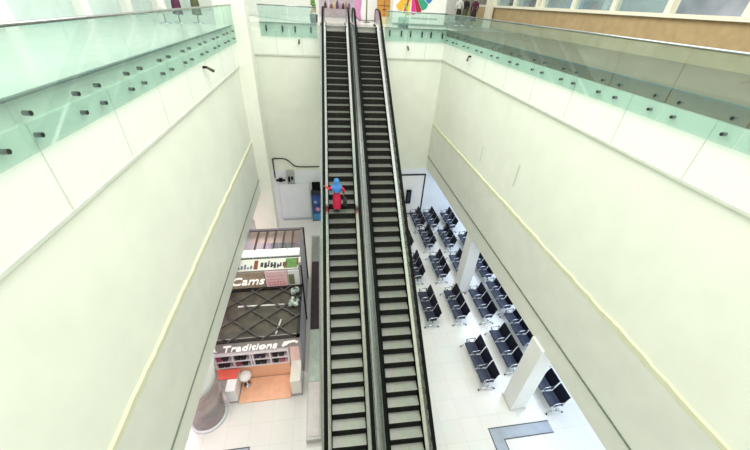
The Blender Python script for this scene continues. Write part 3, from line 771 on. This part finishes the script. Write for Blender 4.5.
# beams
BM = mat('grey_brown_beam', (.13, .085, .06), .5, noise=.3, nscale=5)
for i, x in enumerate((-3.45, -3.02, -2.6, -2.18, -1.76)):
    bm = B(); box(bm, x - .035, x + .035, yc + 1.28, yd - .02, H2 - .04, H2 + .05); link('roof_beam', bm, BM, t)
bm = B(); box(bm, xw, xc, yd - .12, yd + .01, H2 - .04, H2 + .06); box(bm, xc - .1, xc + .01, yc, yd, H2 - .04, H2 + .06); link('roof_edge', bm, mat('mauve_edge', (.25, .21, .25), .4, noise=.1), t)
# coloured wall panels on the inside of the rear wall
bm = B(); box(bm, -3.9, -1.4, yd - .14, yd - .1, 2.75, 3.45); link('wall_panel', bm, mat('peach_wall_panel', (.85, .68, .60), .5, noise=.12), t)
for x0, x1, c in ((-3.4, -3.06, (.62, .50, .66)), (-2.98, -2.64, (.34, .34, .42)), (-2.56, -2.22, (.30, .40, .42)), (-2.14, -1.8, (.46, .48, .52)), (-1.72, -1.42, (.72, .62, .68))):
    bm = B(); box(bm, x0, x1, yd - .16, yd - .1, 1.2, 2.7); link('wall_panel', bm, mat('wall_panel_%d' % int(c[0]*100), c, .5, noise=.08), t)
# garments hanging along the left of the open shop
GM = [(.16, .02, .02), (.30, .08, .05), (.42, .26, .18), (.06, .04, .04), (.50, .45, .34), (.22, .03, .05)]
for yy in (yc + .02, yd - .1): link('corner_post', box(B(), xc - .01, xc + .06, yy, yy + .08, 0, H2 + .08), LAT, t)
rk = thing('clothes_rail', 'clothes rail inside the open-roofed shop at its left end', 'clothes rail', (-3.42, 13.0, FZ))
bm = B(); cyl(bm, (0, -.65, 1.9), (0, .85, 1.9), .02); cyl(bm, (0, -.65, .03), (0, -.65, 1.92), .02); cyl(bm, (0, .85, .03), (0, .85, 1.92), .02); link('rail_frame', bm, CHROME, rk, True)
bm = B(); box(bm, -.25, .25, -.69, -.61, .03, .07); box(bm, -.25, .25, .81, .89, .03, .07); link('rail_foot', bm, CHROME, rk)
for i in range(11):
    y = 13.0 - .58 + i*.13
    bm = B(); prism = [(-.22, 1.72), (-.06, 1.82), (.06, 1.82), (.22, 1.72), (.20, .9), (-.20, .9)]
    a = [bm.verts.new((x_, -.03, z_)) for x_, z_ in prism]; c = [bm.verts.new((x_, .03, z_)) for x_, z_ in prism]; n = len(prism)
    bm.faces.new(a); bm.faces.new(c[::-1])
    for q in range(n): bm.faces.new((a[q], a[(q+1) % n], c[(q+1) % n], c[q]))
    bmesh.ops.recalc_face_normals(bm, faces=bm.faces); tube(bm, [(0, 0, 1.8), (0, 0, 1.88), (.02, 0, 1.915)], .008, 6)
    g = i % 6
    tag(link('hanging_garment', bm, mat('hanging_%d' % g, GM[g], .8, noise=.3, nscale=8), loc=(-3.42, y, FZ)), 'garment hanging on the rail at the left of the open-roofed shop', 'clothing', 'garments on the clothes rail')
for j, (x, y) in enumerate(((-3.1, 12.2), (-2.65, 12.2), (-1.72, 13.0))):
    m_ = thing('dress_form', ['headless dress form in a white top, leftmost in the open-roofed shop', 'headless dress form in a black and white top, second in the open-roofed shop', 'headless dress form in a dark floral top at the right of the open-roofed shop'][j], 'mannequin', (x + .2, y + .6, FZ + .03))
    bm = B(); lathe(bm, [(.18, 0), (.18, .02), (.02, .05), (.02, 1.2)], seg=16); link('stand', bm, CHROME, m_, True)
    bm = B(); lathe(bm, [(.12, 1.1), (.17, 1.2), (.16, 1.4), (.13, 1.55), (.18, 1.75), (.19, 1.9), (.08, 2.0), (.05, 2.08)], seg=20, ey=.65)
    link('torso', bm, mat('form_%d' % j, [(.75, .73, .65), (.5, .5, .5), (.18, .08, .10)][j], .7, noise=.6 if j else .1, nscale=9, col2=None if j == 0 else (.02, .02, .02)), m_, True)

# ------------------------------------------------------------------ upper floor beyond the void
UW = mat('upper_shop_white', (.86, .86, .82), .5, noise=.03)
struct('wall_back', box(B(), -14, .05, 30, 30.3, UZ, 2.6), UW)
struct('wall_back', box(B(), 3.2, 15, 30, 30.3, UZ, 2.6), UW)
struct('wall_back', box(B(), .05, 3.2, 33, 33.3, UZ - .3, 2.6), mat('lilac_shop_interior', (.66, .54, .62), .5, noise=.2, nscale=1.5))
struct('floor', box(B(), .05, 3.2, 31, 33, UZ - .3, UZ), mat('shop_floor_grey', (.5, .48, .5), .3, noise=.1))
# white promotional wall with petals, right of the escalators
t = thing('promotional_wall', 'white promotional wall with coloured fan petals behind the right rear railing', 'display wall', (0, 0, UZ))
Yw = 23.2
bm = B(); box(bm, 4.45, 7.75, Yw, Yw + .15, 0, 3.6); link('panel', bm, UW, t)
pet = [((.45, .03, .04), 249, 257), ((.80, .62, .03), 258, 266), ((.72, .03, .28), 271, 285), ((.40, .01, .03), 286, 301), ((.02, .35, .22), 302, 322), ((.05, .2, .5), 324, 345), ((.85, .45, .03), 225, 246)]
cx, cz = 5.55, 1.95
for i, (c, a0, a1) in enumerate(pet):
    bm = B(); fr = []
    n = 8
    for q in range(n+1):
        a = math.radians(a0 + (a1-a0)*q/n); R = 1.32 + .07*math.sin(PI*q/n); fr.append((cx + R*math.cos(a), cz + R*math.sin(a)))
    a0r, a1r = math.radians(a0), math.radians(a1)
    pl = [(cx + .15*math.cos(a0r), cz + .15*math.sin(a0r))] + fr + [(cx + .15*math.cos(a1r), cz + .15*math.sin(a1r))]
    A = [bm.verts.new((x, Yw - .02, z)) for x, z in pl]; C = [bm.verts.new((x, Yw, z)) for x, z in pl]
    bm.faces.new(A); bm.faces.new(C[::-1])
    for q in range(len(pl)): bm.faces.new((A[q], A[(q+1) % len(pl)], C[(q+1) % len(pl)], C[q]))
    bmesh.ops.recalc_face_normals(bm, faces=bm.faces)
    link('petal', bm, mat('petal_%d' % i, c, .5, noise=.1), t)
bm = B()
x = 5.62
for k in range(16):
    w = random.uniform(.05, .11); box(bm, x, x + w, Yw - .015, Yw, .36, .44); x += w + .03
link('small_lettering', bm, mat('teal_grey_print', (.28, .38, .40), .5, noise=.1), t)
bm = B(); box(bm, 4.45, 7.75, Yw - .03, Yw, 0, .12); link('skirting', bm, mat('grey_green_skirting', (.25, .30, .26), .5, noise=.1), t)
# glass planter with stem
t = thing('glass_planter', 'square glass planter with dark soil and a yellow-green stem at the rear railing', 'planter', (4.72, 21.3, UZ))
bm = B(); box(bm, -.27, .27, -.2, .2, 0, .03); link('base', bm, DARKM, t)
bm = B(); box(bm, -.25, .25, -.18, .18, .03, .16); link('soil', bm, mat('dark_green_soil', (.02, .05, .02), .8, noise=.4), t)
bm = B()
for a in ((-.27, -.25, -.2, .2), (.25, .27, -.2, .2), (-.25, .25, -.2, -.18), (-.25, .25, .18, .2)): box(bm, a[0], a[1], a[2], a[3], .03, .5)
link('glass_box', bm, GLASS2, t)
bm = B(); tube(bm, [(.05, 0, .15), (.1, 0, .5), (.18, 0, .75), (.08, 0, 1.05), (.15, 0, 1.4)], [.03, .03, .045, .035, .01], 8); link('stem', bm, mat('yellow_green_stem', (.45, .50, .08), .6, noise=.3), t, True)
for k in range(7):
    bm = B(); a = k*.9; z = .6 + k*.11; d = Vector((math.cos(a), math.sin(a), .4)).normalized()
    tube(bm, [Vector((.12, 0, z)), Vector((.12, 0, z)) + d*.13, Vector((.12, 0, z)) + d*.25 - Vector((0, 0, .05))], [.008, .045, .004], 8, sx=1, sy=.3); link('leaf', bm, MATS['yellow_green_stem'], t, True)
# orange-brown cabinet and shop goods behind the landing
t = thing('orange_cabinet', 'orange-brown wooden cabinet just right of the right escalator landing', 'cabinet', (4.1, 24.2, UZ))
OR = mat('orange_wood', (.62, .27, .04), .45, noise=.15, nscale=4)
bm = B(); box(bm, -.42, .35, 0, .5, .38, 1.9, .02); link('body', bm, OR, t)
bm = B(); box(bm, -.40, .33, .02, .5, 0, .38, .01); link('base', bm, mat('sand_base', (.72, .60, .35), .5, noise=.1), t)
bm = B(); box(bm, -.42, .35, -.015, 0, .93, .96); box(bm, -.03, -.005, -.015, 0, .42, 1.85); link('door_gap', bm, mat('dark_gap', (.08, .04, .01), .6, noise=.1), t)
for i, (x, z) in enumerate(((-.08, .75), (.05, .75))):
    bm = B(); bmesh.ops.create_uvsphere(bm, u_segments=8, v_segments=6, radius=.03, matrix=Matrix.Translation((x, -.03, z))); link('knob', bm, BLACK, t, True)
t = thing('wall_mural', 'pink and white curved poster panel behind the right escalator landing', 'poster', (2.95, 26.5, UZ))
bm = B(); box(bm, -.55, 1.0, 0, .08, .05, 2.6, .01); link('panel', bm, mat('bright_white_panel', (.92, .90, .92), .4, noise=.02), t)
bm = B(); prism = []
A = []; pl = [(-.55, .2), (-.42, .12), (-.2, .06), (-.05, .06), (-.12, .5), (-.05, 1.0), (-.1, 2.0), (-.55, 2.0)]
A = [bm.verts.new((x, -.02, z)) for x, z in pl]; C = [bm.verts.new((x, 0, z)) for x, z in pl]; bm.faces.new(A); bm.faces.new(C[::-1])
for q in range(len(pl)): bm.faces.new((A[q], A[(q+1) % len(pl)], C[(q+1) % len(pl)], C[q]))
bmesh.ops.recalc_face_normals(bm, faces=bm.faces); link('pink_shape', bm, mat('orchid_pink', (.70, .30, .55), .5, noise=.15), t)
bm = B(); tube(bm, [(-.6, -.03, .6), (-.5, -.03, .25), (-.25, -.03, .03), (.2, -.03, .0), (.9, -.03, .02)], .025, 8); link('dark_edge', bm, mat('plum_edge', (.12, .04, .1), .4, noise=.1), t, True)
t = thing('post_sign', 'slim dark post on a round foot at the right escalator landing', 'post', (2.98, 24.3, UZ))
bm = B(); cyl(bm, (0, 0, 0), (0, 0, 1.9), .04); link('pole', bm, mat('bronze_post', (.18, .17, .10), .4, .4, noise=.1), t, True)
bm = B(); lathe(bm, [(.22, 0), (.22, .03), (.05, .06)], seg=20); link('foot', bm, MATS['bronze_post'], t, True)
bm = B(); box(bm, -.05, .35, -.02, .02, 1.6, 1.9, .005); link('sign_plate', bm, mat('teal_plate', (.1, .35, .42), .4, noise=.2), t)
# low shop table with goods behind left landing
t = thing('display_table', 'long lilac display counter in the shop straight behind the left escalator', 'counter', (1.62, 29.2, UZ))
bm = B(); box(bm, -1.25, .8, 0, .7, .05, .5, .02); link('body', bm, mat('lilac_counter', (.52, .43, .47), .5, noise=.25, nscale=2), t)
bm = B(); box(bm, -1.3, .85, -.03, .75, .5, .54, .01); link('top', bm, mat('rose_top', (.62, .45, .5), .4, noise=.2), t)
gc = [(.08, .03, .06), (.75, .72, .66), (.35, .06, .12), (.70, .62, .35), (.10, .06, .14), (.6, .3, .45), (.03, .03, .05), (.5, .3, .2), (.22, .12, .3)]
for i in range(9):
    bm = B(); x = .52 + i*.22; h = random.uniform(.25, .55)
    lathe(bm, [(.085, 0), (.1, .03), (.095, h*.7), (.05, h*.85), (.05, h)], seg=12)
    tag(link('shop_vase', bm, mat('goods_%d' % i, gc[i], .4, noise=.3, nscale=10), None, True, loc=(x, 29.5, UZ + .54)),
        'small coloured vessel standing on the lilac display counter', 'vase', 'goods on the lilac counter')
t = thing('flower_stand', 'stand with green foliage and orange blooms left of the left escalator landing', 'flower stand', (-.28, 21.6, UZ))
bm = B(); lathe(bm, [(.14, 0), (.2, .05), (.22, .4), (.16, .42)], seg=18); link('pot', bm, mat('near_black_pot', (.04, .05, .05), .4, noise=.2), t, True)
bm = B()
for k in range(10): bmesh.ops.create_icosphere(bm, subdivisions=1, radius=random.uniform(.05, .09), matrix=Matrix.Translation((random.uniform(-.12, .12), random.uniform(-.1, .1), .55 + random.uniform(-.08, .1))))
link('blooms', bm, mat('orange_bloom', (.85, .40, .12), .6, noise=.3), t, True)
bm = B()
for k in range(16): bmesh.ops.create_icosphere(bm, subdivisions=1, radius=random.uniform(.05, .1), matrix=Matrix.Translation((random.uniform(-.14, .14), random.uniform(-.1, .1), .8 + random.uniform(-.15, .4))))
link('foliage', bm, mat('leaf_green', (.16, .30, .08), .7, noise=.4), t, True)
# mannequins on the upper floor
def mannequin(label, x, y, c1, c2, h=1.75):
    m_ = thing('mannequin', label, 'mannequin', (x, y, UZ), random.uniform(-.4, .4), group='clothed mannequins upstairs')
    bm = B(); lathe(bm, [(.22, 0), (.22, .025), (.03, .05), (.02, .5)], seg=18); link('base', bm, CHROME, m_, True)
    bm = B(); lathe(bm, [(.02, .3), (.20, .32), (.17, .7), (.14, .95), (.13, 1.0)], seg=20, ey=.7); link('skirt', bm, mat('cloth_' + c2[0], c2[1], .7, noise=.3, nscale=6), m_, True)
    bm = B(); lathe(bm, [(.13, .95), (.12, 1.05), (.16, 1.25), (.19, 1.38), (.10, 1.45), (.05, 1.5)], seg=20, ey=.65)
    for s_ in (-1, 1): tube(bm, [(s_*.17, 0, 1.38), (s_*.24, 0, 1.15), (s_*.22, .08, .9)], [.055, .045, .035], 10)
    link('top', bm, mat('cloth_' + c1[0], c1[1], .7, noise=.3, nscale=6), m_, True)
    bm = B(); lathe(bm, [(.04, 1.48), (.045, 1.52), (.08, 1.58), (.09, 1.66), (.07, 1.74), (.02, 1.77)], seg=16); link('head', bm, WHITE, m_, True)
BK, WT, PL, GN = ('black', (.015, .012, .015)), ('white', (.8, .8, .76)), ('plum', (.10, .02, .06)), ('olive', (.10, .11, .05))
mannequin('mannequin in a white top left of the others in the right rear shop', 9.35, 25.2, WT, BK)
mannequin('mannequin all in black beside the white-topped one in the right rear shop', 9.95, 25.6, BK, GN)
mannequin('mannequin in plum, rightmost in the right rear shop', 10.4, 25.1, PL, BK)
mannequin('mannequin in plum and white at the far left behind the glass', -6.3, 17.0, PL, WT)
mannequin('mannequin in black beside the plum one behind the left glass railing', -5.9, 17.5, BK, PL)
mannequin('mannequin in olive next to the tall column behind the left railing', -5.2, 17.7, GN, GN)
# right-hand upper wall with display windows
struct('wall_right', box(B(), 11.6, 11.9, -4, 30, UZ, -.02), BROWNW)
struct('trim_26', box(B(), 11.45, 11.95, -4, 24.6, -.02, .1), mat('cream_sill', (.85, .82, .68), .4, noise=.05))
struct('wall_right', box(B(), 12.9, 13.1, -4, 30, UZ, 2.6), mat('shop_dim_wall', (.42, .44, .50), .6, noise=.4, nscale=.8))
b = B()
for y in (24.4, 21.9, 19.4, 18.9, 16.4, 13.9, 11.4, 8.9): box(b, 11.5, 11.75, y, y + .22, .1, 2.6)
struct('trim_27', b, MATS['cream_sill'])
for i, y in enumerate((21.9, 19.4, 16.4, 13.9, 11.4)):
    w = struct('window_%d' % (i+1), box(B(), 11.6, 11.62, y + .22, y + 2.5 if y != 19.4 else y + 2.5, .1, 2.4), GLASS2)
gi = 0
for y in (23.6, 23.0, 22.5, 21.2, 20.6, 17.6, 17.0, 15.2):
    gi += 1; c = [(.10, .02, .05), (.02, .03, .10), (.7, .68, .66), (.02, .02, .03), (.25, .08, .06), (.30, .40, .62), (.5, .55, .7), (.6, .62, .7)][gi-1]
    bm = B(); lathe(bm, [(.14, 0), (.18, .1), (.15, .35), (.2, .55), (.06, .62)], seg=14)
    tag(link('display_bust', bm, mat('bust_%d' % gi, c, .6, noise=.2, nscale=8), None, True, loc=(12.2, y, .1)), 'small clothed display bust behind the right-hand shop window', 'display bust', 'busts in the right-hand shop windows')
struct('trim_28', box(B(), 11.95, 12.9, -4, 30, -.1, .1), WHITE)
# curtain-like panelling at the right rear corner
b = B()
for k in range(14): box(b, 10.7 + k*.15, 10.82 + k*.15, 28.5 + .05*(k % 2), 28.7, UZ, 2.6)
struct('wall_back', b, mat('grey_taupe_slats', (.36, .34, .27), .6, noise=.2))
struct('trim_29', box(B(), 11.1, 11.5, 24.6, 25.0, UZ, 2.6), MATS['cream_sill'])
# left-hand upper shop front
struct('wall_left', box(B(), -9.2, -9, -4, 30, UZ, 2.6), mat('pale_teal_shopfront', (.62, .76, .72), .3, noise=.15, nscale=.9))
b = B()
for y in (4, 8, 12, 16, 19.5, 23): box(b, -9.0, -8.7, y, y + .5, UZ, 2.6)
struct('trim_30', b, UW)
# dark inlaid strip crossing the rear upper floor
b = B(); vs = [b.verts.new(p) for p in ((-5.5, 29.4, UZ + .004), (-5.5, 27.3, UZ + .004), (-.35, 20.9, UZ + .004), (-.15, 21.1, UZ + .004))]; b.faces.new(vs)
struct('trim_31', b, mat('green_grey_inlay', (.42, .52, .44), .3, noise=.1))

# ------------------------------------------------------------------ lights
def area(name, loc, sx, sy, e, col, rot=(0, 0, 0)):
    l = bpy.data.lights.new(name, 'AREA'); l.shape = 'RECTANGLE'; l.size = sx; l.size_y = sy; l.energy = e; l.color = col
    o = bpy.data.objects.new(name, l); COL.objects.link(o); o.location = loc; o.rotation_euler = rot; return o
area('atrium_ceiling_lamp', (1.6, 9, 6), 9, 16, 1300, (1, 1, .93))
for y in (3, 8, 13, 18): area('seating_ceiling_lamp', (10, y, -9.45), 3.5, 2.5, 105, (.68, .81, 1))
for y in (4, 9, 15): area('shop_side_ceiling_lamp', (-7, y, -9.45), 3, 2.5, 140, (1, .80, .84))
area('shop_ceiling_lamp', (-3, 9.6, FZ + H1 - .2), 2.5, 1.5, 60, (1, .92, .88))
area('open_shop_fill', (-3.4, 12.9, FZ + 3.2), 1.5, .8, 22, (1, .93, .93))  # added fill light without a fixture, brightens the open shop's interior
w = bpy.data.worlds.new('World'); SC.world = w; w.use_nodes = True
bg = w.node_tree.nodes['Background']; bg.inputs['Color'].default_value = (.97, 1, .93, 1); bg.inputs['Strength'].default_value = .9

# ------------------------------------------------------------------ camera
f = 326.
yv = Vector((-57, -228, 326)).normalized()
dv = Vector((-27, 473, 326)); dv = (dv - yv*dv.dot(yv)).normalized()
zv = -dv; xv = yv.cross(zv)
if xv.x < 0: xv = -xv
Rr = (xv, yv, zv)          # rows: world axes in camera (right, down, forward) coordinates
right = Vector([r[0] for r in Rr]); down = Vector([r[1] for r in Rr]); fwd = Vector([r[2] for r in Rr])
cam = bpy.data.cameras.new('Camera'); co = bpy.data.objects.new('Camera', cam); COL.objects.link(co)
M = Matrix((right, -down, -fwd)).transposed().to_4x4(); co.matrix_world = M
cam.sensor_width = 36; cam.lens = 36 * f / 750; cam.clip_start = .05; cam.clip_end = 200
SC.camera = co
SC.view_settings.view_transform = 'Standard'; SC.view_settings.look = 'None'; SC.view_settings.gamma = 1; SC.view_settings.use_curve_mapping = False
SC.view_settings.exposure = .50
